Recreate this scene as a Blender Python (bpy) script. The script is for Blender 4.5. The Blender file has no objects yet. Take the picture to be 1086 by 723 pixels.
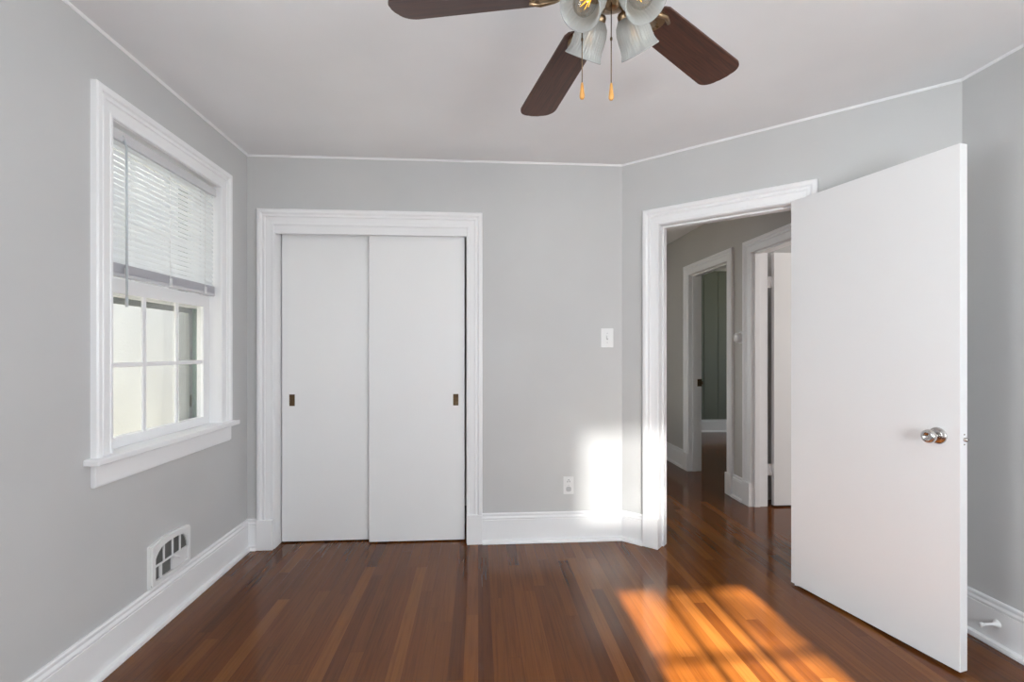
import bpy, bmesh, math, random
from mathutils import Vector, Matrix
random.seed(7)
C = bpy.context.scene
COL = C.collection
PI = math.pi
R = math.radians

# ------------------------------------------------------------------ camera, sky, sun, lights
cam_d = bpy.data.cameras.new('camera')
cam = bpy.data.objects.new('camera', cam_d)
COL.objects.link(cam)
cam.location = (0, 0, 1.226)
cam.rotation_euler = (R(90), 0, R(-3.984))
cam_d.sensor_width = 36
cam_d.lens = 36 * 512 / 1086
cam_d.shift_y = 10.7 / 1086
cam_d.clip_start = 0.02
C.camera = cam

world = bpy.data.worlds.new('sky')
C.world = world
world.use_nodes = True
bg = world.node_tree.nodes['Background']
bg.inputs[0].default_value = (0.86, 0.93, 1.0, 1)
bg.inputs[1].default_value = 2.3

SUN_T = 0.42                                    # tan of the sun's height
sd = bpy.data.lights.new('sun', 'SUN')
sd.energy = 66
sd.angle = R(0.8)
sd.color = (1.0, 0.95, 0.74)
sun = bpy.data.objects.new('sun', sd)
COL.objects.link(sun)
sun.rotation_euler = Vector((0.0, 1.0, -SUN_T)).to_track_quat('-Z', 'Y').to_euler()
sun.location = (1, -8, 5)

# low glare from an added second sun, standing in for sunlight bounced off the floor
gd = bpy.data.lights.new('floor_bounce_sun', 'SUN')
gd.energy = 5.0
gd.angle = R(2.8)
gd.color = (1.0, 0.98, 0.94)
bounce = bpy.data.objects.new('floor_bounce_sun', gd)
COL.objects.link(bounce)
bounce.rotation_euler = Vector((-0.006, 1.0, -0.183)).to_track_quat('-Z', 'Y').to_euler()
bounce.location = (1.5, -8, 3)


def area_light(name, loc, direction, sx, sy, power, color):
    d = bpy.data.lights.new(name, 'AREA')
    d.shape = 'RECTANGLE'
    d.size, d.size_y = sx, sy
    d.energy = power
    d.color = color
    o = bpy.data.objects.new(name, d)
    COL.objects.link(o)
    o.location = loc
    o.rotation_euler = Vector(direction).to_track_quat('-Z', 'Y').to_euler()
    return o


area_light('daylight_rear', (1.045, -1.03, 1.15), (-0.05, 1, 0.0), 0.78, 0.65, 57, (0.865, 0.93, 1.0))
area_light('fill_left', (-1.60, 0.445, 1.35), (1, -0.35, 0.12), 0.78, 1.05, 42, (0.865, 0.93, 1.0))  # added fill lamp outside the added left window, brightens the right side
area_light('fill_right', (2.33, -0.225, 1.35), (-1, 0.05, 0.15), 0.78, 1.05, 52, (0.865, 0.93, 1.0))  # added fill lamp for the left wall and ceiling
area_light('daylight_near_room', (5.35, 2.1, 1.5), (-1, 0.35, 0), 1.0, 1.3, 62, (1.0, 0.96, 0.92))

C.view_settings.view_transform = 'Standard'
C.view_settings.look = 'None'
C.view_settings.exposure = 0.0
C.view_settings.gamma = 1
C.view_settings.use_curve_mapping = False
C.cycles.max_bounces = 12
C.cycles.diffuse_bounces = 8
C.cycles.glossy_bounces = 6
C.cycles.transmission_bounces = 8
C.cycles.transparent_max_bounces = 16
C.cycles.caustics_reflective = True
C.cycles.blur_glossy = 0.5
C.cycles.sample_clamp_indirect = 8
C.cycles.use_denoising = True


# ------------------------------------------------------------------ materials
class NT:
    def __init__(self, name):
        self.m = bpy.data.materials.new(name)
        self.m.use_nodes = True
        self.t = self.m.node_tree
        self.p = self.t.nodes['Principled BSDF']

    def n(self, kind, **kw):
        nd = self.t.nodes.new(kind)
        for k, v in kw.items():
            setattr(nd, k, v)
        return nd

    def link(self, a, b):
        self.t.links.new(a, b)

    def math(self, op, a, b=None, clamp=False):
        nd = self.n('ShaderNodeMath', operation=op, use_clamp=clamp)
        for i, v in enumerate((a, b)):
            if v is None:
                continue
            if isinstance(v, (int, float)):
                nd.inputs[i].default_value = v
            else:
                self.link(v, nd.inputs[i])
        return nd.outputs[0]

    def ramp(self, fac, stops):
        nd = self.n('ShaderNodeValToRGB')
        el = nd.color_ramp.elements
        while len(el) < len(stops):
            el.new(0.5)
        for e, (p, c) in zip(el, stops):
            e.position = p
            e.color = (*c, 1)
        self.link(fac, nd.inputs[0])
        return nd.outputs[0]

    def mix(self, fac, a, b, mode='MIX'):
        nd = self.n('ShaderNodeMix', data_type='RGBA', blend_type=mode)
        for s, v in ((nd.inputs[0], fac), (nd.inputs[6], a), (nd.inputs[7], b)):
            if isinstance(v, (int, float)):
                s.default_value = v
            elif isinstance(v, tuple):
                s.default_value = (*v, 1)
            else:
                self.link(v, s)
        return nd.outputs[2]


def paint(name, color, rough, bump=0.02, scale=260, var=0.03, spec=0.5):
    t = NT(name)
    co = t.n('ShaderNodeTexCoord').outputs['Object']
    nz = t.n('ShaderNodeTexNoise')
    nz.inputs['Scale'].default_value = 1.7
    nz.inputs['Detail'].default_value = 3
    t.link(co, nz.inputs['Vector'])
    lo = tuple(c * (1 - var) for c in color)
    hi = tuple(min(1, c * (1 + var)) for c in color)
    t.link(t.ramp(nz.outputs[0], [(0.3, lo), (0.7, hi)]), t.p.inputs['Base Color'])
    t.p.inputs['Roughness'].default_value = rough
    t.p.inputs['Specular IOR Level'].default_value = spec
    if bump:
        n2 = t.n('ShaderNodeTexNoise')
        n2.inputs['Scale'].default_value = scale
        n2.inputs['Detail'].default_value = 2
        t.link(co, n2.inputs['Vector'])
        b = t.n('ShaderNodeBump')
        b.inputs['Strength'].default_value = bump
        b.inputs['Distance'].default_value = 0.01
        t.link(n2.outputs[0], b.inputs['Height'])
        t.link(b.outputs[0], t.p.inputs['Normal'])
    return t.m


def metal(name, color, rough, var=0.25):
    t = NT(name)
    co = t.n('ShaderNodeTexCoord').outputs['Object']
    nz = t.n('ShaderNodeTexNoise')
    nz.inputs['Scale'].default_value = 60
    t.link(co, nz.inputs['Vector'])
    t.link(t.ramp(nz.outputs[0], [(0.3, tuple(c * (1 - var) for c in color)), (0.7, color)]), t.p.inputs['Base Color'])
    t.p.inputs['Metallic'].default_value = 1
    t.p.inputs['Roughness'].default_value = rough
    return t.m


def floor_mat():
    t = NT('oak_strip_floor')
    co = t.n('ShaderNodeTexCoord').outputs['Object']
    sx = t.n('ShaderNodeSeparateXYZ')
    t.link(co, sx.inputs[0])
    X, Y = sx.outputs[0], sx.outputs[1]
    W = 0.058
    u = t.math('DIVIDE', X, W)
    row = t.math('FLOOR', u)
    fu = t.math('SUBTRACT', u, row)
    wn = t.n('ShaderNodeTexWhiteNoise', noise_dimensions='1D')
    t.link(row, wn.inputs['W'])
    off = t.math('MULTIPLY', wn.outputs[0], 7.3)
    v = t.math('ADD', t.math('DIVIDE', Y, 1.25), off)
    cell = t.math('FLOOR', v)
    fv = t.math('SUBTRACT', v, cell)
    cb = t.n('ShaderNodeCombineXYZ')
    t.link(row, cb.inputs[0])
    t.link(cell, cb.inputs[1])
    w2 = t.n('ShaderNodeTexWhiteNoise', noise_dimensions='2D')
    t.link(cb.outputs[0], w2.inputs['Vector'])
    base = t.ramp(w2.outputs[0], [(0.0, (0.088, 0.0250, 0.0052)), (0.12, (0.114, 0.0340, 0.0068)), (0.5, (0.130, 0.0405, 0.0080)),
                                  (0.86, (0.146, 0.0470, 0.0095)), (0.93, (0.170, 0.0570, 0.0120)), (1.0, (0.190, 0.0660, 0.0145))])
    # grain, stretched along the boards and shifted per board
    mp = t.n('ShaderNodeCombineXYZ')
    t.link(t.math('MULTIPLY', X, 90), mp.inputs[0])
    t.link(t.math('MULTIPLY', Y, 3.2), mp.inputs[1])
    t.link(t.math('MULTIPLY', w2.outputs[0], 37), mp.inputs[2])
    g = t.n('ShaderNodeTexNoise')
    g.inputs['Scale'].default_value = 1
    g.inputs['Detail'].default_value = 5
    g.inputs['Distortion'].default_value = 0.6
    t.link(mp.outputs[0], g.inputs['Vector'])
    gr = t.ramp(g.outputs[0], [(0.3, (0.80, 0.78, 0.76)), (0.52, (1, 1, 1)), (0.75, (1.12, 1.10, 1.08))])
    col = t.mix(1.0, base, gr, 'MULTIPLY')
    # seams between boards
    eu = t.math('MINIMUM', fu, t.math('SUBTRACT', 1.0, fu))
    ev = t.math('MULTIPLY', t.math('MINIMUM', fv, t.math('SUBTRACT', 1.0, fv)), 1.25 / W)
    e = t.math('MINIMUM', eu, ev)
    s = t.n('ShaderNodeMapRange')
    s.inputs['From Min'].default_value = 0.0
    s.inputs['From Max'].default_value = 0.016
    t.link(e, s.inputs['Value'])
    col = t.mix(s.outputs[0], (0.075, 0.021, 0.007), col)
    t.link(col, t.p.inputs['Base Color'])
    # soft unevenness of the varnish
    n3 = t.n('ShaderNodeTexNoise')
    n3.inputs['Scale'].default_value = 3.5
    n3.inputs['Detail'].default_value = 4
    t.link(co, n3.inputs['Vector'])
    t.p.inputs['Specular IOR Level'].default_value = 0.29
    rr = t.n('ShaderNodeMapRange')
    rr.inputs['To Min'].default_value = 0.10
    rr.inputs['To Max'].default_value = 0.17
    t.link(n3.outputs[0], rr.inputs['Value'])
    t.link(rr.outputs[0], t.p.inputs['Roughness'])
    h = t.math('MULTIPLY', g.outputs[0], 0.10)
    b = t.n('ShaderNodeBump')
    b.inputs['Strength'].default_value = 0.07
    b.inputs['Distance'].default_value = 0.002
    t.link(h, b.inputs['Height'])
    t.link(b.outputs[0], t.p.inputs['Normal'])
    return t.m


def wood_mat(name, dark, light, rough, axis_scale=(2.2, 42, 42)):
    t = NT(name)
    co = t.n('ShaderNodeTexCoord').outputs['Object']
    mp = t.n('ShaderNodeMapping')
    mp.inputs['Scale'].default_value = axis_scale
    t.link(co, mp.inputs[0])
    g = t.n('ShaderNodeTexNoise')
    g.inputs['Scale'].default_value = 3
    g.inputs['Detail'].default_value = 6
    g.inputs['Distortion'].default_value = 0.8
    t.link(mp.outputs[0], g.inputs['Vector'])
    t.link(t.ramp(g.outputs[0], [(0.32, dark), (0.68, light)]), t.p.inputs['Base Color'])
    t.p.inputs['Roughness'].default_value = rough
    return t.m


def glass_mat(name, tint=(0.975, 0.98, 0.98), refl=0.06):
    t = NT(name)
    t.t.nodes.remove(t.p)
    out = t.t.nodes['Material Output']
    tr = t.n('ShaderNodeBsdfTransparent')
    tr.inputs[0].default_value = (*tint, 1)
    gl = t.n('ShaderNodeBsdfGlossy')
    gl.inputs['Roughness'].default_value = 0.02
    lw = t.n('ShaderNodeLayerWeight')
    lw.inputs[0].default_value = 0.15
    f = t.math('ADD', t.math('MULTIPLY', lw.outputs['Fresnel'], 0.35), refl * 0.5)
    mx = t.n('ShaderNodeMixShader')
    t.link(f, mx.inputs[0])
    t.link(tr.outputs[0], mx.inputs[1])
    t.link(gl.outputs[0], mx.inputs[2])
    t.link(mx.outputs[0], out.inputs[0])
    return t.m


def frosted_mat(name, color, clear, trans):
    t = NT(name)
    t.t.nodes.remove(t.p)
    out = t.t.nodes['Material Output']
    df = t.n('ShaderNodeBsdfDiffuse')
    df.inputs[0].default_value = (*color, 1)
    tl = t.n('ShaderNodeBsdfTranslucent')
    tl.inputs[0].default_value = (*color, 1)
    tr = t.n('ShaderNodeBsdfTransparent')
    tr.inputs[0].default_value = (0.95, 0.97, 0.97, 1)
    gl = t.n('ShaderNodeBsdfGlossy')
    gl.inputs['Roughness'].default_value = 0.25

    def mx(f, a, b):
        m = t.n('ShaderNodeMixShader')
        m.inputs[0].default_value = f
        t.link(a.outputs[0], m.inputs[1])
        t.link(b.outputs[0], m.inputs[2])
        return m
    a = mx(trans, df, tl)
    a = mx(clear, a, tr)
    a = mx(0.045, a, gl)
    t.link(a.outputs[0], out.inputs[0])
    return t.m


def emit_mat(name, color, strength):
    t = NT(name)
    t.p.inputs['Base Color'].default_value = (*color, 1)
    t.p.inputs['Emission Color'].default_value = (*color, 1)
    t.p.inputs['Emission Strength'].default_value = strength
    return t.m


M = {
    'wall': paint('grey_wall_paint', (0.57, 0.57, 0.57), 0.6, 0.03, 420),
    'ceiling': paint('ceiling_paint', (0.83, 0.83, 0.84), 0.8, 0.03, 300),
    'trim': paint('white_trim_paint', (0.87, 0.87, 0.88), 0.32, 0.015, 90, 0.012),
    'door': paint('white_door_paint', (0.855, 0.855, 0.86), 0.36, 0.02, 120, 0.012),
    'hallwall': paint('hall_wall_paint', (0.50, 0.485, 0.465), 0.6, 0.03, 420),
    'floor': floor_mat(),
    'greenwall': paint('green_panel_paint', (0.17, 0.185, 0.15), 0.6, 0.03, 200),
    'whiteplastic': paint('white_plastic', (0.80, 0.80, 0.80), 0.35, 0.0),
    'greyplastic': paint('grey_plastic', (0.50, 0.50, 0.51), 0.4, 0.0),
    'blind': frosted_mat('vinyl_blind', (0.86, 0.88, 0.90), 0.0, 0.38),
    'blindrail': paint('blind_rail_enamel', (0.62, 0.62, 0.64), 0.35, 0.0),
    'stack': paint('blind_slat_enamel', (0.55, 0.545, 0.58), 0.4, 0.0),
    'wand': frosted_mat('clear_acrylic', (0.72, 0.76, 0.79), 0.15, 0.3),
    'glass': glass_mat('window_glass'),
    'brass': metal('antique_brass', (0.36, 0.25, 0.15), 0.36),
    'bronze': metal('aged_bronze', (0.16, 0.105, 0.06), 0.42),
    'chrome': metal('satin_nickel', (0.62, 0.60, 0.58), 0.16, 0.1),
    'dark': paint('dark_opening', (0.02, 0.02, 0.022), 0.7, 0.0),
    'louver': paint('register_louver_enamel', (0.20, 0.195, 0.185), 0.5, 0.0),
    'blade': wood_mat('dark_walnut_blade', (0.036, 0.014, 0.009), (0.098, 0.034, 0.019), 0.42),
    'pullwood': wood_mat('honey_wood', (0.52, 0.24, 0.06), (0.72, 0.38, 0.11), 0.3, (20, 20, 4)),
    'shade': frosted_mat('ribbed_frosted_glass', (0.60, 0.605, 0.59), 0.38, 0.5),
    'bulb': glass_mat('clear_bulb_glass', (0.95, 0.95, 0.94), 0.08),
    'filament': emit_mat('glowing_filament', (1.0, 0.58, 0.06), 1.1),
    'stucco': paint('cream_stucco', (0.76, 0.755, 0.742), 0.85, 0.25, 40, 0.06),
    'greysiding': paint('grey_exterior_paint', (0.30, 0.31, 0.31), 0.6, 0.1, 60),
    'shutter': paint('green_exterior_paint', (0.11, 0.19, 0.145), 0.5, 0.05, 60),
    'yard': paint('yard_gravel', (0.26, 0.25, 0.22), 0.9, 0.5, 30, 0.3),
    'bark': paint('grey_bark', (0.16, 0.13, 0.10), 0.9, 0.4, 30, 0.2),
    'edge': paint('weathered_frame_paint', (0.22, 0.23, 0.215), 0.6, 0.0),
}


# ------------------------------------------------------------------ mesh helpers
class MB:
    def __init__(self):
        self.v, self.f, self.smooth = [], [], []

    def add(self, verts, faces, smooth=False, M4=None):
        b = len(self.v)
        for p in verts:
            p = Vector(p)
            self.v.append(M4 @ p if M4 is not None else p)
        for f in faces:
            self.f.append([b + i for i in f])
            self.smooth.append(smooth)
        return self

    def box(self, lo, hi, bev=0.0, M4=None):
        (x0, y0, z0), (x1, y1, z1) = lo, hi
        x0, x1 = min(x0, x1), max(x0, x1)
        y0, y1 = min(y0, y1), max(y0, y1)
        z0, z1 = min(z0, z1), max(z0, z1)
        b = min(bev, (x1 - x0) * .45, (y1 - y0) * .45, (z1 - z0) * .45)
        if b <= 0:
            vs = [(x, y, z) for z in (z0, z1) for y in (y0, y1) for x in (x0, x1)]
            fs = [(0, 2, 3, 1), (4, 5, 7, 6), (0, 1, 5, 4), (2, 6, 7, 3), (0, 4, 6, 2), (1, 3, 7, 5)]
            return self.add(vs, fs, False, M4)
        bm = bmesh.new()
        bmesh.ops.create_cube(bm, size=1)
        for v in bm.verts:
            v.co = ((x0 + x1) / 2 + v.co.x * (x1 - x0), (y0 + y1) / 2 + v.co.y * (y1 - y0), (z0 + z1) / 2 + v.co.z * (z1 - z0))
        bmesh.ops.bevel(bm, geom=list(bm.edges), offset=b, segments=2, affect='EDGES', profile=0.5)
        bm.verts.index_update()
        vs = [v.co.copy() for v in bm.verts]
        fs = [[v.index for v in f.verts] for f in bm.faces]
        bm.free()
        return self.add(vs, fs, False, M4)

    def tube(self, pts, r, n=10, caps=True):
        pts = [Vector(p) for p in pts]
        rs = r if isinstance(r, (list, tuple)) else [r] * len(pts)
        rings = []
        up = None
        for i, p in enumerate(pts):
            d = (pts[min(i + 1, len(pts) - 1)] - pts[max(i - 1, 0)]).normalized()
            if up is None:
                up = d.orthogonal().normalized()
            up = (up - d * up.dot(d)).normalized()
            s = d.cross(up)
            rings.append([p + (up * math.cos(a) + s * math.sin(a)) * rs[i] for a in [2 * PI * k / n for k in range(n)]])
        return self.rings(rings, caps)

    def rings(self, rings, caps=True, smooth=True, close=True):
        n = len(rings[0])
        vs = [p for r_ in rings for p in r_]
        fs = []
        for i in range(len(rings) - 1):
            for k in range(n if close else n - 1):
                k2 = (k + 1) % n
                fs.append((i * n + k, i * n + k2, (i + 1) * n + k2, (i + 1) * n + k))
        self.add(vs, fs, smooth)
        if caps:
            b = len(self.v) - len(vs)
            for idx in (list(range(n))[::-1], [(len(rings) - 1) * n + k for k in range(n)]):
                self.f.append([b + i for i in idx])
                self.smooth.append(False)
        return self

    def lathe(self, prof, M4, n=24, caps=True, mod=None):
        """prof: (radius, height) pairs about the local z axis"""
        rings = []
        for r_, z in prof:
            ring = []
            for k in range(n):
                a = 2 * PI * k / n
                rr = r_ * (mod(a, z) if mod else 1)
                ring.append(M4 @ Vector((rr * math.cos(a), rr * math.sin(a), z)))
            rings.append(ring)
        return self.rings(rings, caps)

    def prism(self, poly, z0, z1, M4=None):
        n = len(poly)
        vs = [(x, y, z0) for x, y in poly] + [(x, y, z1) for x, y in poly]
        fs = [list(range(n))[::-1], [n + i for i in range(n)]]
        fs += [(i, (i + 1) % n, n + (i + 1) % n, n + i) for i in range(n)]
        return self.add(vs, fs, False, M4)

    def build(self, name, mat, parent=None, org=(0, 0, 0), M4=None):
        me = bpy.data.meshes.new(name)
        org = Vector(org)
        vs = [(M4 @ p if M4 is not None else p) - org for p in self.v]
        me.from_pydata([tuple(p) for p in vs], [], self.f)
        me.polygons.foreach_set('use_smooth', self.smooth)
        bm = bmesh.new()
        bm.from_mesh(me)
        bmesh.ops.remove_doubles(bm, verts=bm.verts, dist=1e-6)
        bmesh.ops.recalc_face_normals(bm, faces=bm.faces)
        bm.to_mesh(me)
        bm.free()
        me.materials.append(mat)
        me.update()
        o = bpy.data.objects.new(name, me)
        COL.objects.link(o)
        if parent is not None:
            o.parent = parent
        else:
            o.location = org
        return o


def tag(o, label, cat, group=None, kind=None):
    o['label'] = label
    o['category'] = cat
    if group:
        o['group'] = group
    if kind:
        o['kind'] = kind
    return o


def struct(o, label, cat):
    return tag(o, label, cat, None, 'structure')


def thing(name, loc, label, cat, group=None, kind=None):
    o = bpy.data.objects.new(name, None)
    o.empty_display_size = 0.05
    COL.objects.link(o)
    o.location = loc
    return tag(o, label, cat, group, kind)


# ------------------------------------------------------------------ the room's plan
H = 2.44
XL, YB, XC, XR, YD = -1.427, 3.094, 0.935, 2.156, 2.011
YR = -0.85
T = 0.12
PLAN = [Vector((XL, YR)), Vector((XR, YR)), Vector((XR, YD)), Vector((XC, YB)), Vector((XL, YB))]   # anticlockwise, room on the left


class Frame:
    """wall frame: s along the wall, o into the room, z up"""
    def __init__(self, A, B):
        self.A, self.B = Vector(A), Vector(B)
        self.t = (self.B - self.A).normalized()
        self.n = Vector((-self.t.y, self.t.x))
        self.L = (self.B - self.A).length
        self.M = Matrix(((self.t.x, self.n.x, 0, self.A.x), (self.t.y, self.n.y, 0, self.A.y), (0, 0, 1, 0), (0, 0, 0, 1)))

    def p(self, s, o, z):
        q = self.A + self.t * s + self.n * o
        return Vector((q.x, q.y, z))


def wall(name, fr, label, mat, openings=(), ext=(0, 0), thick=T, z1=H, cat='wall'):
    ss = sorted({-ext[0], fr.L + ext[1], *[v for o in openings for v in o[:2]]})
    zs = sorted({0.0, z1, *[v for o in openings for v in o[2:4]]})
    m = MB()
    solid = lambda i, j: (0 <= i < len(ss) - 1 and 0 <= j < len(zs) - 1 and not any(
        o[0] - 1e-6 <= (ss[i] + ss[i + 1]) / 2 <= o[1] + 1e-6 and o[2] - 1e-6 <= (zs[j] + zs[j + 1]) / 2 <= o[3] + 1e-6 for o in openings))
    for i in range(len(ss) - 1):
        for j in range(len(zs) - 1):
            if not solid(i, j):
                continue
            a, b, c, d = ss[i], ss[i + 1], zs[j], zs[j + 1]
            q = lambda s, o, z: fr.p(s, o, z)
            m.add([q(a, 0, c), q(b, 0, c), q(b, 0, d), q(a, 0, d)], [(0, 1, 2, 3)])
            m.add([q(a, -thick, c), q(b, -thick, c), q(b, -thick, d), q(a, -thick, d)], [(3, 2, 1, 0)])
            for di, dj, e in ((-1, 0, ((a, c), (a, d))), (1, 0, ((b, c), (b, d))), (0, -1, ((a, c), (b, c))), (0, 1, ((a, d), (b, d)))):
                if not solid(i + di, j + dj):
                    (s0, z0_), (s1, z1_) = e
                    m.add([q(s0, 0, z0_), q(s1, 0, z1_), q(s1, -thick, z1_), q(s0, -thick, z0_)], [(0, 1, 2, 3)])
    return struct(m.build(name, mat), label, cat)


F_REAR = Frame(PLAN[0], PLAN[1])
F_RIGHT = Frame(PLAN[1], PLAN[2])
F_DIAG = Frame(PLAN[2], PLAN[3])
F_BACK = Frame(PLAN[3], PLAN[4])
F_LEFT = Frame(PLAN[4], PLAN[0])

# floor and ceiling run on under the hall and the rooms beyond
struct(MB().box((XL - T, YR - T, -0.08), (5.6, 7.4, 0.0)).build('floor', M['floor']),
       'glossy reddish brown strip wood floor running through room and hall', 'floor')
struct(MB().box((XL - T, YR - T, H), (5.6, 7.4, H + 0.1)).build('ceiling', M['ceiling']),
       'plain off white ceiling above the fan', 'ceiling')

# openings, in each wall's own run
DL = F_DIAG.L
D_S0, D_S1, D_Z = DL - 0.985, DL - 0.249, 2.008        # doorway in the angled wall
X2B = lambda x: XC - x                                 # back wall: run of an x
C_X0, C_X1, C_Z = -1.262, -0.074, 1.957                # closet opening
Y2L = lambda y: YB - y                                 # left wall: run of a y
W_Z0, W_Z1 = 0.815, 2.13
W_Y0, W_Y1 = 1.98, 2.77                                # the window in view
V_Y0, V_Y1 = 0.05, 0.84                                # added window out of view, carrying fill light
RW_X0, RW_X1 = 0.65, 1.44                              # the window behind the camera
E_Y0, E_Y1 = -0.62, 0.17                               # another added on the right wall for fill light, out of view
HX_T = 0.20
grow = lambda a, b: (a - .021, b + .021, W_Z0 - .021, W_Z1 + .021)

wall('wall_left', F_LEFT, 'light grey wall holding the window with the white blind', M['wall'],
     [grow(Y2L(W_Y1), Y2L(W_Y0)), grow(Y2L(V_Y1), Y2L(V_Y0))], (T, T), .20)
wall('wall_back', F_BACK, 'light grey wall around the sliding closet doors', M['wall'], [(X2B(C_X1), X2B(C_X0), 0, C_Z + .0295)], (0.03, T))
wall('wall_diagonal', F_DIAG, 'light grey angled wall with the open doorway to the hall', M['wall'], [(D_S0 - .0185, D_S1 + .0185, 0, D_Z + .0185)], (0.0, 0.0), 0.10)
wall('wall_right', F_RIGHT, 'light grey wall behind the open white door', M['wall'], [grow(E_Y0 - YR, E_Y1 - YR)], (T, 0.0), HX_T)
wall('wall_rear', F_REAR, 'light grey wall behind the camera with a sunny window', M['wall'], [grow(RW_X0 - XL, RW_X1 - XL)], (T, T), .20)

# the hall and the rooms beyond the doorway
HX = 2.150
HT = 0.125
F_HR = Frame((HX, YD + 0.02), (HX, 6.6))
hy = lambda y: y - (YD + 0.02)
N_Y0, N_Y1, FR_Y0, FR_Y1, HD_Z = 2.90, 3.66, 4.03, 4.79, 2.0
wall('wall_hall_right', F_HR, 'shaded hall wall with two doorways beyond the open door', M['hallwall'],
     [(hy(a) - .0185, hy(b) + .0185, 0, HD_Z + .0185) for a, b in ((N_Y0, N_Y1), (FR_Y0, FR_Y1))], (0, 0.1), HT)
wall('wall_hall_left', Frame((1.10, 6.6), (1.10, 3.09)), 'hall wall backing onto the closet', M['hallwall'], [(0.9, 2.9, 0.5, 2.2)], (0.1, 0))  # opening added out of view to let sky light into the hall
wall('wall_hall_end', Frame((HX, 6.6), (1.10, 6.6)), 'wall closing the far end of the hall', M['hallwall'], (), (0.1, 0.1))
# closet shell
wall('wall_closet_back', Frame((1.0, 3.85), (XL, 3.85)), 'rear wall inside the closet', M['wall'], (), (0, T))
wall('wall_closet_left', Frame((XL, 3.85), (XL, YB + 0.1)), 'end wall inside the closet', M['wall'])
# near room (white door ajar) and far room (dark green panelling)
wall('wall_near_room_east', Frame((5.2, 0.6), (5.2, 3.85)), 'far wall of the room behind the hall door', M['wall'], [(0.9, 2.1, 0.8, 2.1)], (T, 0))
wall('wall_near_room_south', Frame((HX + HT, 0.6), (5.2, 0.6)), 'end wall of the room behind the hall door', M['wall'])
wall('wall_between_rooms', Frame((5.2, 3.83), (HX + HT, 3.83)), 'partition between the two rooms off the hall', M['wall'])
wall('wall_far_room_south', Frame((HX + HT, 3.95), (5.2, 3.95)), 'green partition side of the dark room', M['greenwall'], (), (0, 0), 0.02)
wall('wall_far_room_east', Frame((5.2, 3.95), (5.2, 7.1)), 'end wall of the dark room off the hall', M['greenwall'], [(0.7, 2.7, 0.6, 2.2)])  # unseen opening, added to brighten this room
fg = MB()
x = HX + HT
while x < 5.2:                                          # wide boards with narrow grooves
    x2 = min(x + 0.226, 5.2)
    fg.box((x + 0.004, 7.09, 0), (x2 - 0.004, 7.2, H))
    fg.box((x2 - 0.004, 7.098, 0), (x2 + 0.004, 7.2, H))
    x = x2
struct(fg.build('wall_far_room_north', M['greenwall']), 'dark green panelled wall seen through the far hall doorway', 'wall')

# ------------------------------------------------------------------ mouldings
CASING = [(0, 0), (0, .010), (.004, .014), (.014, .014), (.017, .011), (.050, .013), (.053, .019), (.060, .019), (.064, .015),
          (.070, .016), (.074, .024), (.079, .027), (.094, .027), (.100, .022), (.100, 0)]
BASE = [(0, .190), (.007, .190), (.012, .185), (.012, .178), (.008, .174), (.008, .170), (.015, .162), (.015, .155), (.010, .150),
        (.014, .148), (.014, .022), (.030, .018), (.033, .008), (.033, 0), (0, 0)]


def casing(mb, fr, s0, s1, z0, z1, width=0.1, sides='LTR', prof=CASING):
    k = width / 0.1
    rings = []
    for d, t_ in prof:
        d *= k
        rings.append([fr.p(s0 - d, t_, z0), fr.p(s0 - d, t_, z1 + d), fr.p(s1 + d, t_, z1 + d), fr.p(s1 + d, t_, z0)])
    vs = [p for r_ in rings for p in r_]
    fs = []
    for i in range(len(rings) - 1):
        for j in range(3):
            fs.append((i * 4 + j, i * 4 + j + 1, (i + 1) * 4 + j + 1, (i + 1) * 4 + j))
    n = len(rings)
    fs.append([i * 4 for i in range(n)])
    fs.append([i * 4 + 3 for i in range(n)][::-1])
    mb.add(vs, fs)


def liner(mb, fr, s0, s1, z1, depth, t_=0.018, stop=None):
    """jamb boards lining an opening, with a stop strip"""
    for a, b, c, d in ((s0, s0 + t_, 0, z1), (s1 - t_, s1, 0, z1), (s0, s1, z1 - t_, z1)):
        mb.box((a, -depth - .002, c), (b, .002, d), 0, fr.M)
    if stop:
        o0, o1, w = stop
        for a, b, c, d in ((s0 + t_, s0 + t_ + w, 0, z1 - t_), (s1 - t_ - w, s1 - t_, 0, z1 - t_), (s0 + t_, s1 - t_, z1 - t_ - w, z1 - t_)):
            mb.box((a, o0, c), (b, o1, d), 0.002, fr.M)


def plinth(mb, fr, s0, s1, h=0.186, t_=0.030):
    mb.box((s0, 0, 0), (s1, t_, h), 0.003, fr.M)


def corner(i, t_):
    """room corner i moved into the room by t_"""
    n = len(PLAN)
    a, b, c = PLAN[i - 1], PLAN[i], PLAN[(i + 1) % n]
    t1, t2 = (b - a).normalized(), (c - b).normalized()
    n1, n2 = Vector((-t1.y, t1.x)), Vector((-t2.y, t2.x))
    k = t_ / (1 + n1.dot(n2))
    return b + (n1 + n2) * k


def run_profile(mb, fr, s0, s1, prof, i0=None, i1=None):
    n = len(prof)
    vs = []
    for s, ci in ((s0, i0), (s1, i1)):
        for t_, z in prof:
            if ci is None:
                vs.append(fr.p(s, t_, z))
            else:
                q = corner(ci, t_)
                vs.append(Vector((q.x, q.y, z)))
    fs = [(k, (k + 1) % n, n + (k + 1) % n, n + k) for k in range(n)]
    fs += [list(range(n)), [n + k for k in range(n)][::-1]]
    mb.add(vs, fs)


def baseboard(name, fr, runs, label):
    m = MB()
    for r_ in runs:
        run_profile(m, fr, r_[0], r_[1], BASE, *(r_[2:] if len(r_) > 2 else (None, None)))
    return struct(m.build(name, M['trim']), label, 'baseboard')


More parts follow.
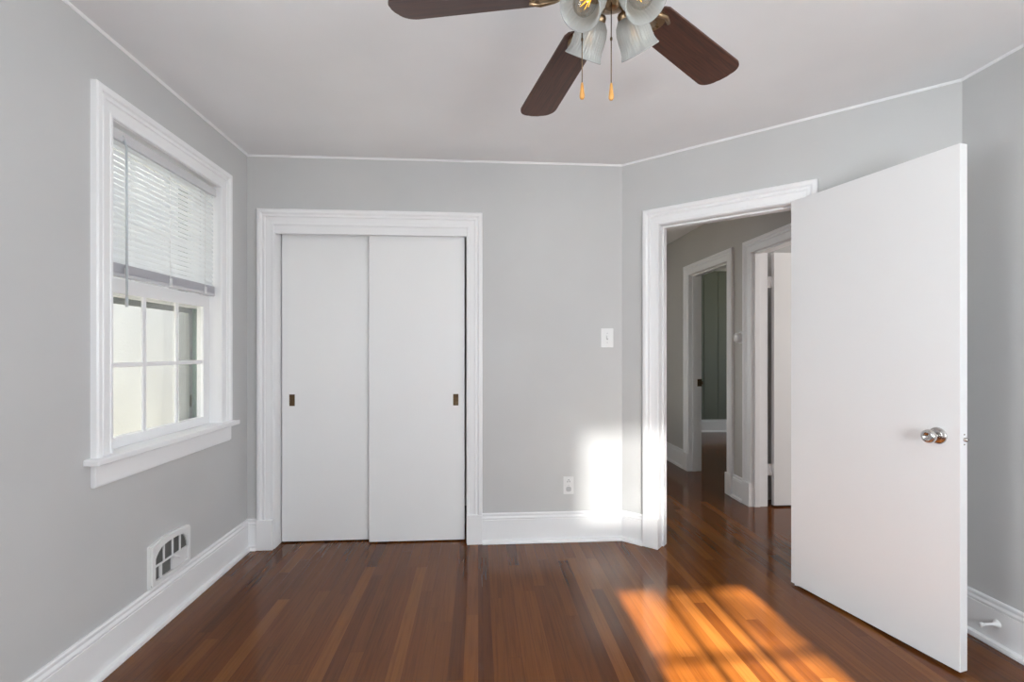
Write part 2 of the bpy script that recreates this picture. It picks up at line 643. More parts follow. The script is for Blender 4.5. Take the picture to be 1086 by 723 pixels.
CW = 0.1
c_out0, c_out1 = X2B(C_X1) - CW, X2B(C_X0) + CW         # closet casing's outer edges along the back wall
baseboard('baseboard_left', F_LEFT, [(0, F_LEFT.L, 4, 0)], 'tall white baseboard under the window')
baseboard('baseboard_back', F_BACK, [(0, c_out0, 3, None), (c_out1, F_BACK.L, None, 4)], 'tall white baseboard under the outlet')
baseboard('baseboard_diagonal', F_DIAG, [(0, D_S0 - CW, 2, None), (D_S1 + CW, DL, None, 3)], 'short white baseboard on the angled wall')
baseboard('baseboard_right', F_RIGHT, [(0, F_RIGHT.L, 1, 2)], 'tall white baseboard carrying the door stop')
baseboard('baseboard_rear', F_REAR, [(0, F_REAR.L, 0, 1)], 'tall white baseboard behind the camera')
baseboard('baseboard_hall', F_HR, [(0, hy(N_Y0) - CW), (hy(N_Y1) + CW, hy(FR_Y0) - CW), (hy(FR_Y1) + CW, F_HR.L)], 'white baseboard along the hall wall')
m = MB()
run_profile(m, Frame((5.2, 7.09), (HX + HT, 7.09)), 0, 5.2 - HX - HT, BASE)
struct(m.build('baseboard_far_room', M['trim']), 'white baseboard below the dark green panelling', 'baseboard')

# thin painted bead where walls meet the ceiling
BEAD = [(0, H - .010), (.004, H - .009), (.008, H - .004), (.009, H), (0, H)]
m = MB()
for i, fr in enumerate((F_REAR, F_RIGHT, F_DIAG, F_BACK, F_LEFT)):
    run_profile(m, fr, 0, fr.L, BEAD, i, (i + 1) % 5)
struct(m.build('trim_1', M['trim']), 'thin white bead along the ceiling line', 'trim')

# closet opening: casing, head board, jambs, plinths
m = MB()
casing(m, F_BACK, X2B(C_X1), X2B(C_X0), 0.18, 2.005)
m.box((X2B(C_X1), -0.02, C_Z), (X2B(C_X0), 0.007, 2.007), 0.0015, F_BACK.M)
for a, b in ((X2B(C_X1) - 0.001, X2B(C_X1) - CW), (X2B(C_X0) + 0.001, X2B(C_X0) + CW)):
    plinth(m, F_BACK, a, b)
for a, b in ((X2B(C_X1) - .001, X2B(C_X1) + .002), (X2B(C_X0) - .002, X2B(C_X0) + .001)):
    m.box((a, -T - .03, 0), (b, .004, C_Z + .01), 0, F_BACK.M)
m.box((X2B(C_X1), -T - .03, C_Z + .030), (X2B(C_X0), -.02, C_Z + .05), 0, F_BACK.M)
struct(m.build('trim_2', M['trim']), 'white moulded casing around the sliding closet doors', 'trim')

# doorway in the angled wall
m = MB()
liner(m, F_DIAG, D_S0 - .018, D_S1 + .018, D_Z + .018, 0.10, 0.018, (-0.10, -0.045, 0.011))
casing(m, F_DIAG, D_S0, D_S1, 0.18, D_Z + .002)
plinth(m, F_DIAG, D_S0 - CW, D_S0 + 0.001)
plinth(m, F_DIAG, D_S1 - 0.001, D_S1 + CW)
t3 = struct(m.build('trim_3', M['trim']), 'white moulded casing around the open doorway to the hall', 'trim')
m = MB()
m.box((D_S1 - .002, -.040, 0.845), (D_S1 + .002, -.008, 0.915), 0.001, F_DIAG.M)
m.box((D_S1 - .003, -.012, 0.865), (D_S1 + .002, .006, 0.898), 0.002, F_DIAG.M)
m.build('strike_plate', M['trim'], t3)

# hall doorways
for num, (a, b), lab in ((4, (N_Y0, N_Y1), 'white casing of the nearer hall doorway with the white door'),
                         (5, (FR_Y0, FR_Y1), 'white casing of the farther hall doorway to the dark room')):
    m = MB()
    liner(m, F_HR, hy(a) - .018, hy(b) + .018, HD_Z + .018, HT, .018, (-0.075, -0.03, 0.011) if num == 5 else (-0.06, -0.015, 0.011))
    casing(m, F_HR, hy(a), hy(b), 0.18, HD_Z)
    plinth(m, F_HR, hy(a) - CW, hy(a) + .001)
    plinth(m, F_HR, hy(b) - .001, hy(b) + CW)
    o = struct(m.build('trim_%d' % num, M['trim']), lab, 'trim')
    if num == 5:
        k = MB()
        k.box((hy(b) - .003, -HT - .004, 0.865), (hy(b) + .001, -.083, 0.94), .001, F_HR.M)
        k.box((hy(b) - .014, -HT - .012, 0.885), (hy(b) - .002, -.098, 0.92), .003, F_HR.M)
        s = k.build('strike_plate', M['bronze'], o)
        s['label'] = 'dark bronze strike plate on the jamb'


# ------------------------------------------------------------------ windows
def window(num, fr, s0, s1, label, blind_label, blind_to, tilt_deg=66):
    """double-hung sash window; s0..s1 is the opening; far side first or last does not matter"""
    G = fr.M
    z0, z1 = W_Z0, W_Z1
    root = thing('window_%d' % num, fr.p((s0 + s1) / 2, 0, z0), label, 'window', None, 'structure')
    org = root.location
    # casing, stool, apron
    m = MB()
    casing(m, fr, s0, s1, z0 + .012, z1 + .002, 0.097)
    m.build('casing', M['trim'], root, org)
    m = MB()
    m.box((s0 - .128, -0.052, z0 - .010), (s1 + .128, .052, z0 + .015), 0.005, G)
    m.build('stool', M['trim'], root, org)
    m = MB()
    m.box((s0 - .097, 0, z0 - .092), (s1 + .097, .018, z0 - .010), 0.002, G)
    m.box((s0 - .094, 0, z0 - .097), (s1 + .094, .012, z0 - .092), 0.001, G)
    m.build('apron', M['trim'], root, org)
    # lining boards
    m = MB()
    for a, b in ((s0 - .02, s0), (s1, s1 + .02)):
        m.box((a, -.090, z0), (b, .001, z1), 0, G)
    m.box((s0 - .02, -.090, z1), (s1 + .02, .001, z1 + .02), 0, G)
    m.box((s0 - .02, -.23, z0 - .02), (s1 + .02, -.04, z0 + .004), 0, G)
    for a, b in ((s0, s0 + .012), (s1 - .012, s1)):     # parting bead
        m.box((a, -.098, z0), (b, -.088, z1), 0, G)
    m.build('jamb_liner', M['trim'], root, org)
    m = MB()
    for a, b in ((s0 - .02, s0), (s1, s1 + .02)):
        m.box((a, -.142, z0), (b, -.090, z1), 0, G)
    m.box((s0 - .02, -.142, z1), (s1 + .02, -.090, z1 + .02), 0, G)
    o = m.build('outer_jamb', M['shutter'], root, org)
    o['label'] = 'dark green painted outer jamb'
    m = MB()
    for a, b in ((s0 - .02, s0 + .003), (s1 - .003, s1 + .02)):
        m.box((a, -.215, z0), (b, -.142, z1), 0, G)
        m.box((a - .004 if a < s0 else a - .006, -.168, z0), (b + .006 if a < s0 else b + .004, -.158, z1), .002, G)
    m.box((s0 - .02, -.215, z1), (s1 + .02, -.142, z1 + .02), 0, G)
    o = m.build('storm_track', M['greysiding'], root, org)
    o['label'] = 'grey storm window track'

    def sash(name, o0, za, zb, rail0, rail1):
        """frame with three by two panes; o0 is its inner face"""
        st, th, mu = .055, .036, .022
        m = MB()
        m.box((s0, o0 - th, za), (s0 + st, o0, zb), .002, G)
        m.box((s1 - st, o0 - th, za), (s1, o0, zb), .002, G)
        m.box((s0 + st - .001, o0 - th, za), (s1 - st + .001, o0, za + rail0), .002, G)
        m.box((s0 + st - .001, o0 - th, zb - rail1), (s1 - st + .001, o0, zb), .002, G)
        f = m.build(name, M['trim'], root, org)
        mm = MB()
        w = (s1 - s0 - 2 * st - 2 * mu) / 3
        for k in (1, 2):
            a = s0 + st + k * w + (k - 1) * mu
            mm.box((a, o0 - .0125, za + rail0), (a + mu, o0 - .002, zb - rail1), .003, G)
        zc = (za + rail0 + zb - rail1) / 2
        mm.box((s0 + st, o0 - .0125, zc - .010), (s1 - st, o0 - .004, zc + .010), .003, G)
        mm.build('muntins', M['trim'], f, org)
        gz = MB()
        gz.box((s0 + st - .004, o0 - .0150, za + rail0 - .004), (s1 - st + .004, o0 - .0122, zb - rail1 + .004), 0, G)
        gz.build('glass', M['glass'], f, org)
    mid = 1.4625
    sash('lower_sash', -.052, z0 + .012, mid + .064, .045, .062)
    sash('upper_sash', -.100, mid - .004, z1, .040, .045)
    # storm frame outside
    m = MB()
    for a, b, c, d in ((s0, s0 + .03, z0, z1), (s1 - .03, s1, z0, z1), (s0, s1, z0, z0 + .03), (s0, s1, z1 - .03, z1), (s0, s1, mid - .03, mid + .012)):
        m.box((a, -.158, c), (b, -.142, d), .001, G)
    m.build('storm_frame', M['edge'], root, org)
    if blind_to is None:
        return
    # venetian blind
    bl = thing('venetian_blind', fr.p((s0 + s1) / 2, -.03, z1), blind_label, 'blind')
    bo = bl.location
    a, b = s0 + .006, s1 - .006
    m = MB()
    m.box((a, -.046, z1 - .054), (b, -.018, z1 - .018), .004, G)
    m.box((a - .002, -.020, z1 - .058), (b + .002, -.010, z1 - .015), .005, G)
    m.build('headrail', M['blindrail'], bl, bo)
    stack_h = .038
    zb = blind_to
    zt = z1 - .062
    zs = zb + .016 + stack_h
    n = int(round((zt - zs) / .0235))
    sl = MB()
    tilt = R(tilt_deg)
    for k in range(n + 1):
        z = zs + .008 + (zt - zs - .004) * k / n
        pts = []
        for j in range(5):
            q = (j / 4 - .5) * .027
            crown = .0022 * (1 - (2 * j / 4 - 1) ** 2)
            # room edge of the slat turned down
            oo = -.030 + q * math.cos(tilt) + crown * math.sin(tilt)
            zz = z - q * math.sin(tilt) + crown * math.cos(tilt)
            pts.append((oo, zz))
        vs = [fr.p(s, o_, z_) for s in (a + .004, b - .004) for o_, z_ in pts]
        sl.add(vs, [(j, j + 1, 6 + j, 5 + j) for j in range(4)], True)
    o = sl.build('slats', M['blind'], bl, bo)
    sk = MB()
    for k in range(8):
        z = zb + .017 + k * stack_h / 8
        sk.box((a + .004, -.043, z), (b - .004, -.017, z + .0022), 0, G)
    sk.box((a + .006, -.040, zb + .016), (b - .006, -.020, zb + .014 + stack_h), 0, G)
    k = sk.build('stacked_slats', M['stack'], bl, bo)
    k['label'] = 'closed bundle of spare slats above the bottom rail'
    m = MB()
    m.box((a + .003, -.044, zb), (b - .003, -.016, zb + .015), .003, G)
    m.build('bottom_rail', M['blindrail'], bl, bo)
    W = b - a
    for q in (.13, .5, .87):
        s = a + W * q
        c = MB()
        for oo in (-.0165, -.0445):
            c.tube([fr.p(s, oo, z1 - .045), fr.p(s, oo, zb + .01)], .0011, 5)
        for k in range(n + 1):
            z = zs + .008 + (zt - zs - .004) * k / n
            c.box((s - .002, -.0185, z - .0115), (s + .002, -.0140, z - .0085), 0, G)
        c.build('ladder_cord', M['whiteplastic'], bl, bo)
        c = MB()
        c.box((s - .008, -.0175, zb + .004), (s + .008, -.0105, zb + .040), .002, G)
        c.tube([fr.p(s - .010, -.0135, zb + .012), fr.p(s + .010, -.0135, zb + .034)], .0024, 6)
        c.build('cord_clip', M['whiteplastic'], bl, bo)
    return bl, a, b


ww = window(1, F_LEFT, Y2L(W_Y1), Y2L(W_Y0), 'white double-hung window with small panes left of the closet',
            'white venetian blind half lowered in the window left of the closet', 1.527)
bl, a, b = ww
# tilt wand hangs at the near end of the blind
w = MB()
sw = b - 0.075
w.tube([F_LEFT.p(sw, -.006, W_Z1 - .055), F_LEFT.p(sw, .004, W_Z1 - .075), F_LEFT.p(sw - .002, .004, 1.44)], .0042, 6)
w.tube([F_LEFT.p(sw - .002, .004, 1.445), F_LEFT.p(sw - .002, .004, 1.405)], .0056, 6)
w.tube([F_LEFT.p(sw, -.012, W_Z1 - .030), F_LEFT.p(sw, -.004, W_Z1 - .038), F_LEFT.p(sw, .003, W_Z1 - .070)], .0022, 6)
w.build('tilt_wand', M['wand'], bl, bl.location)
window(2, F_LEFT, Y2L(V_Y1), Y2L(V_Y0), 'added unseen white window on the left wall beside the camera, for fill light', None, None)
window(3, F_REAR, RW_X0 - XL, RW_X1 - XL, 'white window on the rear wall letting in the sun',
       'white venetian blind half lowered in the sunny rear window', 1.475, -64)

window(4, F_RIGHT, E_Y0 - YR, E_Y1 - YR, 'added unseen white window on the right wall behind the camera, for fill light', None, None)

# ------------------------------------------------------------------ doors
def flat_leaf(name, P0, P1, nrm, th, z0, z1, label, cat='door', bev=.002):
    """leaf with its seen face from P0 to P1; nrm points to its hidden side"""
    P0, P1, nrm = Vector(P0), Vector(P1), Vector(nrm).normalized()
    t_ = (P1 - P0).normalized()
    G = Matrix(((t_.x, nrm.x, 0, P0.x), (t_.y, nrm.y, 0, P0.y), (0, 0, 1, 0), (0, 0, 0, 1)))
    o = MB().box((0, 0, z0), ((P1 - P0).length, th, z1), bev, G).build(name, M['door'], None, (P0.x, P0.y, z0))
    struct(o, label, cat)
    return o, G


LP0, LP1 = (1.641, 2.432), (1.8145, 1.700)
LN = Vector((0.973, 0.2306))
leaf, LG = flat_leaf('door_1', LP0, LP1, LN, 0.040, 0.012, 2.012, 'flat white door standing open in front of the right wall')
LL = (Vector(LP1) - Vector(LP0)).length


def knob(side):
    """door knob about a spindle along the leaf's normal; side -1 is the seen face"""
    o0 = 0 if side < 0 else 0.040
    A = LG @ Matrix.Translation((LL - 0.074, o0, 0.895)) @ Matrix.Rotation(R(90) if side < 0 else R(-90), 4, 'X')
    ro = MB().lathe([(0, 0), (.031, 0), (.033, .003), (.031, .007), (.022, .011), (.018, .013), (0, .013)], A, 28, False).build(
        'rosette', M['chrome'], leaf, leaf.location)
    ro['label'] = 'round satin nickel rosette'
    kn = MB().lathe([(0, .012), (.013, .012), (.011, .020), (.011, .030), (.016, .036), (.024, .042), (.0265, .050), (.0255, .058), (.021, .063),
                     (.012, .0645), (.010, .062), (0, .062)], A, 28, False).build('knob', M['chrome'], leaf, leaf.location)
    kn['label'] = 'round satin nickel knob'


knob(-1)
knob(1)
m = MB().box((LL - .001, .008, 0.862), (LL + .0015, .032, 0.920), .0008, LG)
lp = m.build('latch_plate', M['trim'], leaf, leaf.location)
k = MB()
for z in (.872, .910):
    k.lathe([(0, 0), (.003, 0), (.0025, .001), (0, .001)], LG @ Matrix.Translation((LL + .0015, .020, z)) @ Matrix.Rotation(R(90), 4, 'Y'), 10, False)
k.build('screw', M['bronze'], lp, leaf.location)
k = MB()
k.lathe([(.0085, 0), (.0085, .006), (.007, .011), (.003, .0135), (0, .014)], LG @ Matrix.Translation((LL + .001, .021, .891)) @ Matrix.Rotation(R(90), 4, 'Y'), 16, False)
b_ = k.build('latch_bolt', M['chrome'], lp, leaf.location)
b_['label'] = 'shiny round latch bolt'
for z in (0.25, 1.78):
    k = MB()
    k.tube([LG @ Vector((-.005, .045, z - .045)), LG @ Vector((-.005, .045, z + .045))], .006, 10)
    k.box((-.004, .006, z - .044), (.0, .040, z + .044), 0, LG)
    k.build('hinge', M['trim'], leaf, leaf.location)


def closet_door(name, x0, x1, dep, pull_x, label):
    o = MB().box((x0, YB + dep, .008), (x1, YB + dep + .034, C_Z + .012 + (.014 if dep > .06 else 0)), .002).build(name, M['door'], None, (x0, YB + dep, .008))
    struct(o, label, 'door')
    m = MB()
    y = YB + dep
    for a, b, c, d in ((-.017, -.010, -.037, .037), (.010, .017, -.037, .037), (-.017, .017, .026, .037), (-.017, .017, -.037, -.026)):
        m.box((pull_x + a, y - .0025, .912 + c), (pull_x + b, y + .002, .912 + d), .001)
    m.box((pull_x - .010, y - .0008, .912 - .027), (pull_x + .010, y + .001, .912 + .027))
    m.lathe([(.0065, 0), (.0055, .0015), (0, .0015)], Matrix.Translation((pull_x, y - .0008, .912)) @ Matrix.Rotation(R(90), 4, 'X') @ Matrix.Diagonal((.9, 2.4, 1, 1)), 16, False)
    p = m.build('finger_pull', M['bronze'], o, o.location)
    p['label'] = 'recessed brass finger pull'


closet_door('door_2', -1.252, -.64, .085, -1.189, 'left sliding closet door, recessed behind the other')
closet_door('door_3', -.696, -.0885, .042, -.1455, 'right sliding closet door, in front of the other')

leaf4, G4 = flat_leaf('door_4', (HX + HT + .042, 3.640), (HX + HT + .042 + .74, 3.640), (0, 1), .035, .012, 2.0, 'white door standing open in the nearer hall doorway')
for z in (0.29, 1.77):
    k = MB()
    k.tube([(HX + HT + .022, N_Y1 + .004, z - .045), (HX + HT + .022, N_Y1 + .004, z + .045)], .007, 10)
    k.box((HX + HT + .004, N_Y1 - .001, z - .044), (HX + HT + .044, N_Y1 + .006, z + .044), 0)
    k.build('hinge', M['trim'], leaf4, leaf4.location)


# ------------------------------------------------------------------ small fittings on the walls
def on_back(x, z):
    """frame at a point of the back wall: local x right, y up, z out of the wall"""
    return Matrix(((1, 0, 0, x), (0, 0, -1, YB), (0, 1, 0, z), (0, 0, 0, 1)))


G = on_back(.836, 1.312)
t = thing('light_switch', (.836, YB, 1.312), 'white toggle light switch on the back wall beside the doorway', 'light switch')
MB().box((-.041, -.062, 0), (.041, .062, .006), .003, G).build('cover_plate', M['whiteplastic'], t, t.location)
m = MB().box((-.0062, -.013, .005), (.0062, .013, .0075), .0008, G)
o = m.build('toggle_surround', M['greyplastic'], t, t.location)
m = MB().box((-.0042, -.004, .006), (.0042, .012, .016), .0015, G)
m.build('toggle', M['whiteplastic'], t, t.location)
for q in (-.030, .030):
    MB().lathe([(0, .0058), (.0034, .0058), (.003, .0072), (0, .0072)], G @ Matrix.Translation((0, q, 0)), 12, False).build('screw', M['greyplastic'], t, t.location)

G = on_back(.582, .358)
t = thing('electrical_outlet', (.582, YB, .358), 'white double outlet low on the back wall above the baseboard', 'outlet')
MB().box((-.034, -.057, 0), (.034, .057, .005), .0025, G).build('cover_plate', M['whiteplastic'], t, t.location)
for q, mt in ((.024, 'whiteplastic'), (-.024, 'greyplastic')):
    pts = []
    for k in range(24):
        a = 2 * PI * k / 24
        pts.append((max(-.0165, min(.0165, .0195 * math.cos(a))), q + .0165 * math.sin(a)))
    s = MB().prism(pts, .004, .0072, G).build('socket', M[mt], t, t.location)
    m = MB()
    m.box((-.0085, q - .004, .0065), (-.0055, q + .006, .0078), 0, G)
    m.box((.0055, q - .003, .0065), (.0085, q + .006, .0078), 0, G)
    m.lathe([(.003, .0065), (.003, .0078), (0, .0078)], G @ Matrix.Translation((0, q + (-.009 if q < 0 else .012), 0)), 10, False)
    m.build('slots', M['dark'] if q > 0 else M['greyplastic'], s, t.location)
MB().lathe([(0, .005), (.003, .005), (.0025, .0063), (0, .0063)], G, 10, False).build('screw', M['greyplastic'], t, t.location)

# warm air register on the left wall, standing on the baseboard
RY0, RY1, RZ0, RZ1 = 2.188, 2.474, .195, .376
GL = Matrix(((0, 0, 1, XL), (1, 0, 0, RY0), (0, 1, 0, RZ0), (0, 0, 0, 1)))      # local x along +y, y up, z into the room
RWd, RHt = RY1 - RY0, RZ1 - RZ0
t = thing('wall_register', (XL, (RY0 + RY1) / 2, RZ0), 'white arched air register low on the wall under the window', 'vent')


def arch(x0, x1, y0, y1, bow, n=14):
    pts = [(x0, y0), (x1, y0)]
    for k in range(n + 1):
        q = k / n
        pts.append((x1 + (x0 - x1) * q, y1 + bow * (1 - (2 * q - 1) ** 2)))
    return pts


def ring_prism(mb, outer, inner, z0, z1, Mx):
    n = len(outer)
    vs = [(x_, y_, z_) for z_ in (z0, z1) for x_, y_ in outer] + [(x_, y_, z_) for z_ in (z0, z1) for x_, y_ in inner]
    fs = []
    for k in range(n):
        k2 = (k + 1) % n
        fs += [(k, k2, n + k2, n + k), (2 * n + k, 3 * n + k, 3 * n + k2, 2 * n + k2),
               (n + k, n + k2, 3 * n + k2, 3 * n + k), (k2, k, 2 * n + k, 2 * n + k2)]
    mb.add(vs, fs, False, Mx)


fo = arch(0, RWd, 0, RHt, .016)
fi = arch(.012, RWd - .012, .010, RHt - .012, .016)
m = MB()
ring_prism(m, fo, fi, 0, .014, GL)
ring_prism(m, arch(.006, RWd - .006, .005, RHt - .006, .016), arch(.025, RWd - .022, .024, RHt - .030, .016), .014, .021, GL)
ring_prism(m, fi, arch(.025, RWd - .022, .024, RHt - .030, .016), .010, .015, GL)
m.build('frame', M['whiteplastic'], t, t.location)
MB().prism(arch(.014, RWd - .014, .012, RHt - .014, .014), .001, .003, GL).build('backing', M['dark'], t, t.location)
# corner fillers give the grille its rounded shoulders
cx0, cx1, cy0, cy1 = .025, RWd - .022, .024, RHt - .030
top = lambda x_: cy1 + .016 * (1 - (2 * (x_ - cx0) / (cx1 - cx0) - 1) ** 2)
m = MB()
for sgn, rad in ((0, .085), (1, .060)):
    pts = []
    for k in range(9):
        a = PI / 2 * k / 8
        dx, dy = rad * (1 - math.sin(a)), .055 * (1 - math.cos(a))
        xx = cx0 + dx if sgn == 0 else cx1 - dx
        pts.append((xx, top(xx) - dy + .002))
    m = MB()
    pts = pts + [(cx0 - .002 if sgn == 0 else cx1 + .002, top(cx0 if sgn == 0 else cx1) + .008)]
    m.prism(pts, .006, .018, GL)
    m.build('shoulder', M['whiteplastic'], t, t.location)
lv = MB()
for k in range(11):
    y_ = cy0 + .064 + k * .0066
    lv.box((cx0, y_, .004), (cx1, y_ + .0028, .011), 0, GL)
for k in range(16):
    lv.box((cx0 + .0045 + k * .0075, cy0, .004), (cx0 + .0075 + k * .0075, cy0 + .062, .009), 0, GL)
lv.build('louvers', M['louver'], t, t.location)
m = MB()
m.box((cx0 - .002, cy0 + .058, .010), (cx1 + .002, cy0 + .065, .0185), .001, GL)
for q in (.27, .53, .76):
    xx = cx0 + (cx1 - cx0) * q
    m.box((xx - .003, cy0 + .06, .010), (xx + .003, top(xx), .0175), .001, GL)
xx = cx0 + .042
m.box((xx - .006, cy0, .010), (xx - .002, cy0 + .06, .0175), .001, GL)
m.box((xx + .003, cy0, .010), (xx + .007, cy0 + .06, .0175), .001, GL)
m.build('grille_bars', M['whiteplastic'], t, t.location)
MB().box((cx0 + (cx1 - cx0) * .50, cy0 - .003, .006), (cx1 + .003, cy0 + .062, .0165), .001, GL).build('damper_plate', M['whiteplastic'], t, t.location)
m = MB()
xx = cx0 + (cx1 - cx0) * .53
m.lathe([(.009, 0), (.009, .012), (.006, .016), (0, .017)], GL @ Matrix.Translation((xx, cy0 + .060, .017)), 14, False)
m.tube([GL @ Vector((xx, cy0 + .060, .026)), GL @ Vector((xx + .012, cy0 + .050, .036)), GL @ Vector((xx + .016, cy0 + .044, .040))], [.005, .0045, .004], 8)
m.build('lever', M['whiteplastic'], t, t.location)
m = MB()
m.lathe([(0, .0145), (.0042, .0145), (.0035, .017), (0, .017)], GL @ Matrix.Translation((.007, .010, 0)), 10, False)
m.build('screw', M['greyplastic'], t, t.location)

# door stop on the right baseboard
sx, sy, sz = XR - .014, 1.853, .098
t = thing('door_stop', (sx, sy, sz), 'white rigid door stop on the baseboard behind the open door', 'door stop')
AX = Matrix.Translation((sx, sy, sz)) @ Matrix.Rotation(R(-90), 4, 'Y')
MB().lathe([(0, 0), (.016, 0), (.0155, .003), (.012, .008), (.007, .014), (.0055, .022), (.0048, .060), (.0055, .066), (0, .066)], AX, 18, False).build('rod', M['trim'], t, t.location)
MB().lathe([(0, .064), (.0075, .064), (.0085, .068), (.0082, .076), (.006, .079), (0, .079)], AX, 18, False).build('rubber_tip', M['whiteplastic'], t, t.location)

# thermostat in the hall
ty, tz = 3.812, 1.335
t = thing('thermostat', (HX, ty, tz), 'round white thermostat on the hall wall between the two doorways', 'thermostat')
AX = Matrix.Translation((HX, ty, tz)) @ Matrix.Rotation(R(-90), 4, 'Y')
MB().lathe([(0, 0), (.050, 0), (.050, .012), (.046, .016), (0, .016)], AX, 32, False).build('wall_plate', M['whiteplastic'], t, t.location)
MB().lathe([(.038, .012), (.041, .018), (.041, .046), (.035, .054), (.014, .056), (0, .056)], AX, 32, False).build('dial', M['whiteplastic'], t, t.location)

# ------------------------------------------------------------------ ceiling fan
FX, FY, FZ = .342, 1.215, 2.154
fan = thing('ceiling_fan', (FX, FY, H), 'ceiling fan with dark walnut blades and four ribbed glass lights', 'ceiling fan')
fo_ = fan.location
AT = lambda z: Matrix.Translation((FX, FY, z))
MB().lathe([(0, H), (.068, H), (.066, H - .015), (.050, H - .045), (.022, H - .060), (0, H - .060)], Matrix.Translation((FX, FY, 0)), 32, False).build('canopy', M['brass'], fan, fo_)
MB().tube([(FX, FY, H - .05), (FX, FY, FZ + .16)], .0125, 16).build('downrod', M['brass'], fan, fo_)
MB().lathe([(0, .175), (.045, .17), (.075, .155), (.098, .125), (.104, .095), (.104, .055), (.092, .035), (.080, .028), (.080, -.012), (.060, -.020), (0, -.020)], AT(FZ), 40, False).build('motor_housing', M['brass'], fan, fo_)
MB().lathe([(0, -.018), (.046, -.018), (.047, -.022), (.040, -.030), (.026, -.036), (.018, -.040), (.016, -.050), (.010, -.053), (0, -.054)], AT(FZ), 32, False).build('switch_housing', M['brass'], fan, fo_)

BL_R, BL_W0, BL_W1 = .618, .112, .141
for ang, pitch, droop in ((37.5, -6, -.5), (102, -7, 3.2), (161.5, -14, -5), (246, -9, 0), (316, -9, 0)):
    G = Matrix.Translation((FX, FY, FZ)) @ Matrix.Rotation(R(ang), 4, 'Z') @ Matrix.Rotation(R(droop), 4, 'Y') @ Matrix.Rotation(R(pitch), 4, 'X')
    r0 = .165
    half = lambda r_: (BL_W0 + (BL_W1 - BL_W0) * (r_ - r0) / (BL_R - r0)) / 2
    top_, cr = [], .045
    rc = BL_R - cr
    side = [(r0, half(r0) - .018), (r0 + .006, half(r0) - .006), (r0 + .02, half(r0 + .02))]
    side += [(r0 + .02 + (rc - r0 - .02) * k / 5, half(r0 + .02 + (rc - r0 - .02) * k / 5)) for k in range(1, 6)]
    hw = half(rc)
    for k in range(1, 8):
        a = PI / 2 * k / 7
        side.append((rc + cr * math.sin(a), hw - cr + cr * math.cos(a)))
    side.append((BL_R + .003, 0.012))
    poly = [(x_, -y_) for x_, y_ in side] + [(x_, y_) for x_, y_ in side[::-1]]
    bd = MB().prism(poly, -.003, .003).build('blade', M['blade'])
    bd.parent = fan
    bd.matrix_parent_inverse = Matrix.Translation(-Vector(fo_))
    bd.matrix_basis = G
    k = MB()
    k.tube([G @ Vector((.070, 0, .012)), G @ Vector((.105, 0, .004)), G @ Vector((.140, 0, -.007)), G @ Vector((.19, 0, -.008))], [.012, .011, .010, .010], 10)
    for q in (-1, 1):
        k.tube([G @ Vector((.125, 0, -.005)), G @ Vector((.155, .022 * q, -.007)), G @ Vector((.195, .036 * q, -.007)), G @ Vector((.225, .026 * q, -.006))], [.008, .007, .007, .006], 8)
    disc = [(.178 + .040 * math.cos(2 * PI * j / 24), .040 * math.sin(2 * PI * j / 24)) for j in range(24)]
    k.prism(disc, -.0075, -.003, G)
    for q in ((.165, .022), (.165, -.022), (.205, 0)):
        k.lathe([(.005, -.011), (.005, -.007), (0, -.007)], G @ Matrix.Translation((q[0], q[1], 0)), 10, False)
    k.build('blade_bracket', M['brass'], fan, fo_)


def light_arm(az):
    el = R(51)
    d = Vector((math.cos(az) * math.cos(el), math.sin(az) * math.cos(el), -math.sin(el)))
    neck = Vector((FX, FY, FZ - .030)) + Vector((math.cos(az), math.sin(az), 0)) * .060
    A = Matrix.Translation(neck) @ d.to_track_quat('Z', 'Y').to_matrix().to_4x4()
    ar = MB()
    hub = Vector((FX, FY, FZ - .028))
    ar.tube([hub, hub + Vector((math.cos(az), math.sin(az), .05)) * .03, neck - d * .012, neck + d * .004], [.010, .009, .011, .013], 12)
    ar.lathe([(0, -.004), (.020, -.004), (.026, .002), (.027, .018), (.024, .020), (0, .020)], A, 24, False)
    a_ = ar.build('lamp_arm', M['brass'], fan, fo_)
    sh = MB()
    prof = [(.024, .010), (.029, .014), (.038, .026), (.043, .043), (.0445, .061), (.0448, .079), (.047, .091), (.0515, .100), (.053, .102)]
    n = 180
    mod = lambda a, z: 1 + .016 * math.cos(36 * a) * max(0, min(1, (z - .014) / .02)) * max(0, min(1, (.101 - z) / .006))
    inner = [(r_ - .0028, z_) for r_, z_ in prof]
    sh.lathe(prof + [(.0525, .1045), (.0505, .1035)] + inner[::-1], A, n, False, mod)
    s = sh.build('lamp_shade', M['shade'], fan, fo_)
    bu = MB()
    bu.lathe([(.0125, .018), (.013, .030), (.019, .045), (.026, .060), (.0285, .074), (.026, .088), (.018, .098), (.008, .1025), (0, .103)], A, 24, False)
    b_ = bu.build('bulb', M['bulb'], fan, fo_)
    ba = MB()
    ba.lathe([(.0135, .012), (.0135, .030), (.010, .034), (0, .034)], A, 16, False)
    ba.build('screw_base', M['brass'], b_, fo_)
    fi_ = MB()
    for j in range(6):
        a = 2 * PI * j / 6
        fi_.tube([A @ Vector((.003 * math.cos(a), .003 * math.sin(a), .038)), A @ Vector((.012 * math.cos(a), .012 * math.sin(a), .078))], .0011, 6)
        a2 = a + PI / 6
        fi_.tube([A @ Vector((.012 * math.cos(a), .012 * math.sin(a), .078)), A @ Vector((.004 * math.cos(a2), .004 * math.sin(a2), .050))], .0009, 6)
    f_ = fi_.build('filament', M['filament'], b_, fo_)
    f_['label'] = 'glowing yellow filament'


for az in (38, 114, 217, 293):
    light_arm(R(az))


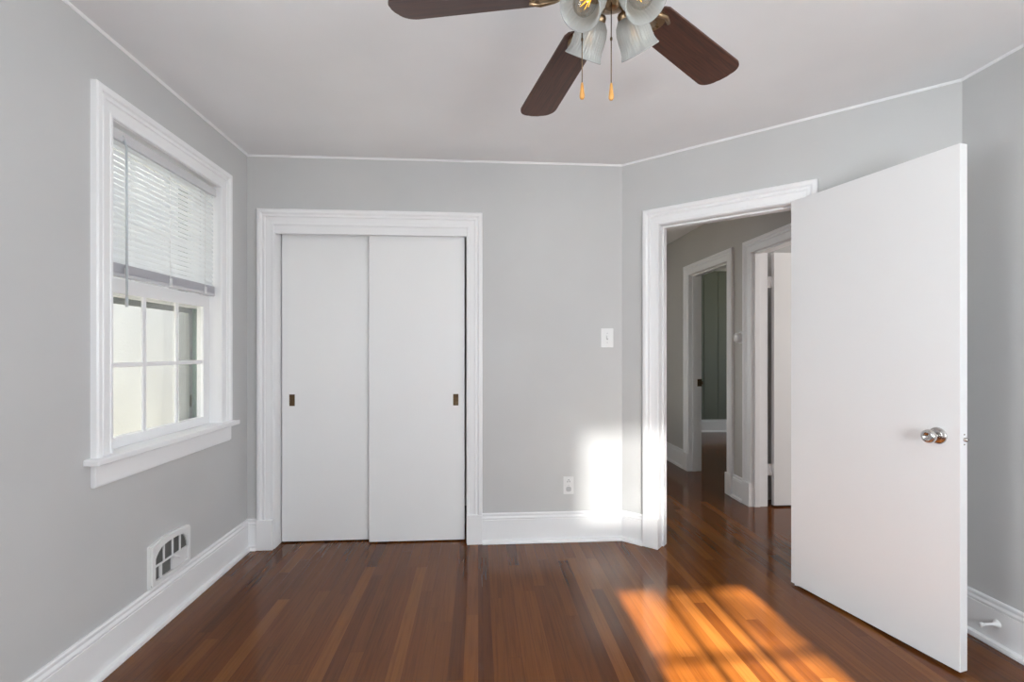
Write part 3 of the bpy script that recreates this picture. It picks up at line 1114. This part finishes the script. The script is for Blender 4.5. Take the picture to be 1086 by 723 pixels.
def pull_chain(x_, y_, z_top, z_grip):
    m = MB()
    m.tube([(x_, y_, z_top), (x_, y_, z_grip + .040)], .0013, 6)
    z = z_top
    m.lathe([(.0024, -.004), (.0032, 0), (.0024, .004)], Matrix.Translation((x_, y_, z_grip + .155)), 10, True)
    c = m.build('pull_chain', M['bronze'], fan, fo_)
    g = MB()
    g.lathe([(0, .042), (.0028, .042), (.0036, .036), (.0052, .022), (.0066, .010), (.0062, .004), (.004, .0004), (0, 0)], Matrix.Translation((x_, y_, z_grip)), 16, False)
    gg = g.build('pull_grip', M['pullwood'], c, fo_)
    gg['label'] = 'honey coloured wooden pull grip'


pull_chain(.335, 1.200, 2.108, 1.860)
pull_chain(.268, 1.235, 2.105, 1.878)

# ------------------------------------------------------------------ outside the windows
struct(MB().box((-16, -14, -.75), (12, 12, -.65)).build('ground', M['yard']), 'pale gravel yard around the house', 'yard')
NX = -3.2
nh = thing('neighbour_house', (NX, 3.5, -.65), 'cream stucco house wall seen through the left window panes', 'house')
MB().box((NX - .3, -6, -.65), (NX, 9.5, 4.6)).build('stucco_wall', M['stucco'], nh, nh.location)
MB().box((NX - .5, -6.3, 4.6), (NX + .35, 9.8, 4.78), .01).build('eave', M['greysiding'], nh, nh.location)

# a bare tree behind the house breaks up the sunlight
tr = thing('tree', (2.0, -8.2, -.65), 'bare branching tree in the yard behind the sunny rear window', 'tree')
rt = random.Random(11)
tm = MB()
base = Vector(tr.location)
tm.tube([base, base + Vector((.05, 0, 1.6)), base + Vector((-.1, .05, 3.2)), base + Vector((-.05, 0, 5.4))], [.20, .16, .12, .05], 12)
tm.build('trunk', M['bark'], tr, tr.location)
bm_ = MB()
for k in range(20):
    z = 2.2 + 2.8 * k / 20
    a = k * 2.4
    p = base + Vector((-.03, 0, z))
    d = Vector((math.cos(a), math.sin(a), .35 + .3 * rt.random()))
    L_ = 1.5 * rt.uniform(.7, 1.1) * (1 - .1 * k / 20)
    q1 = p + d * L_ * .5 + Vector((0, 0, rt.uniform(-.05, .1)))
    q2 = p + d * L_ + Vector((rt.uniform(-.2, .2), rt.uniform(-.2, .2), .1))
    bm_.tube([p, q1, q2], [.045, .03, .012], 7)
    for j in range(3):
        e = q1.lerp(q2, j / 3)
        f = e + Vector((rt.uniform(-.5, .5), rt.uniform(-.5, .5), rt.uniform(-.1, .45)))
        bm_.tube([e, f], [.018, .006], 5)
bm_.build('branches', M['bark'], tr, tr.location)
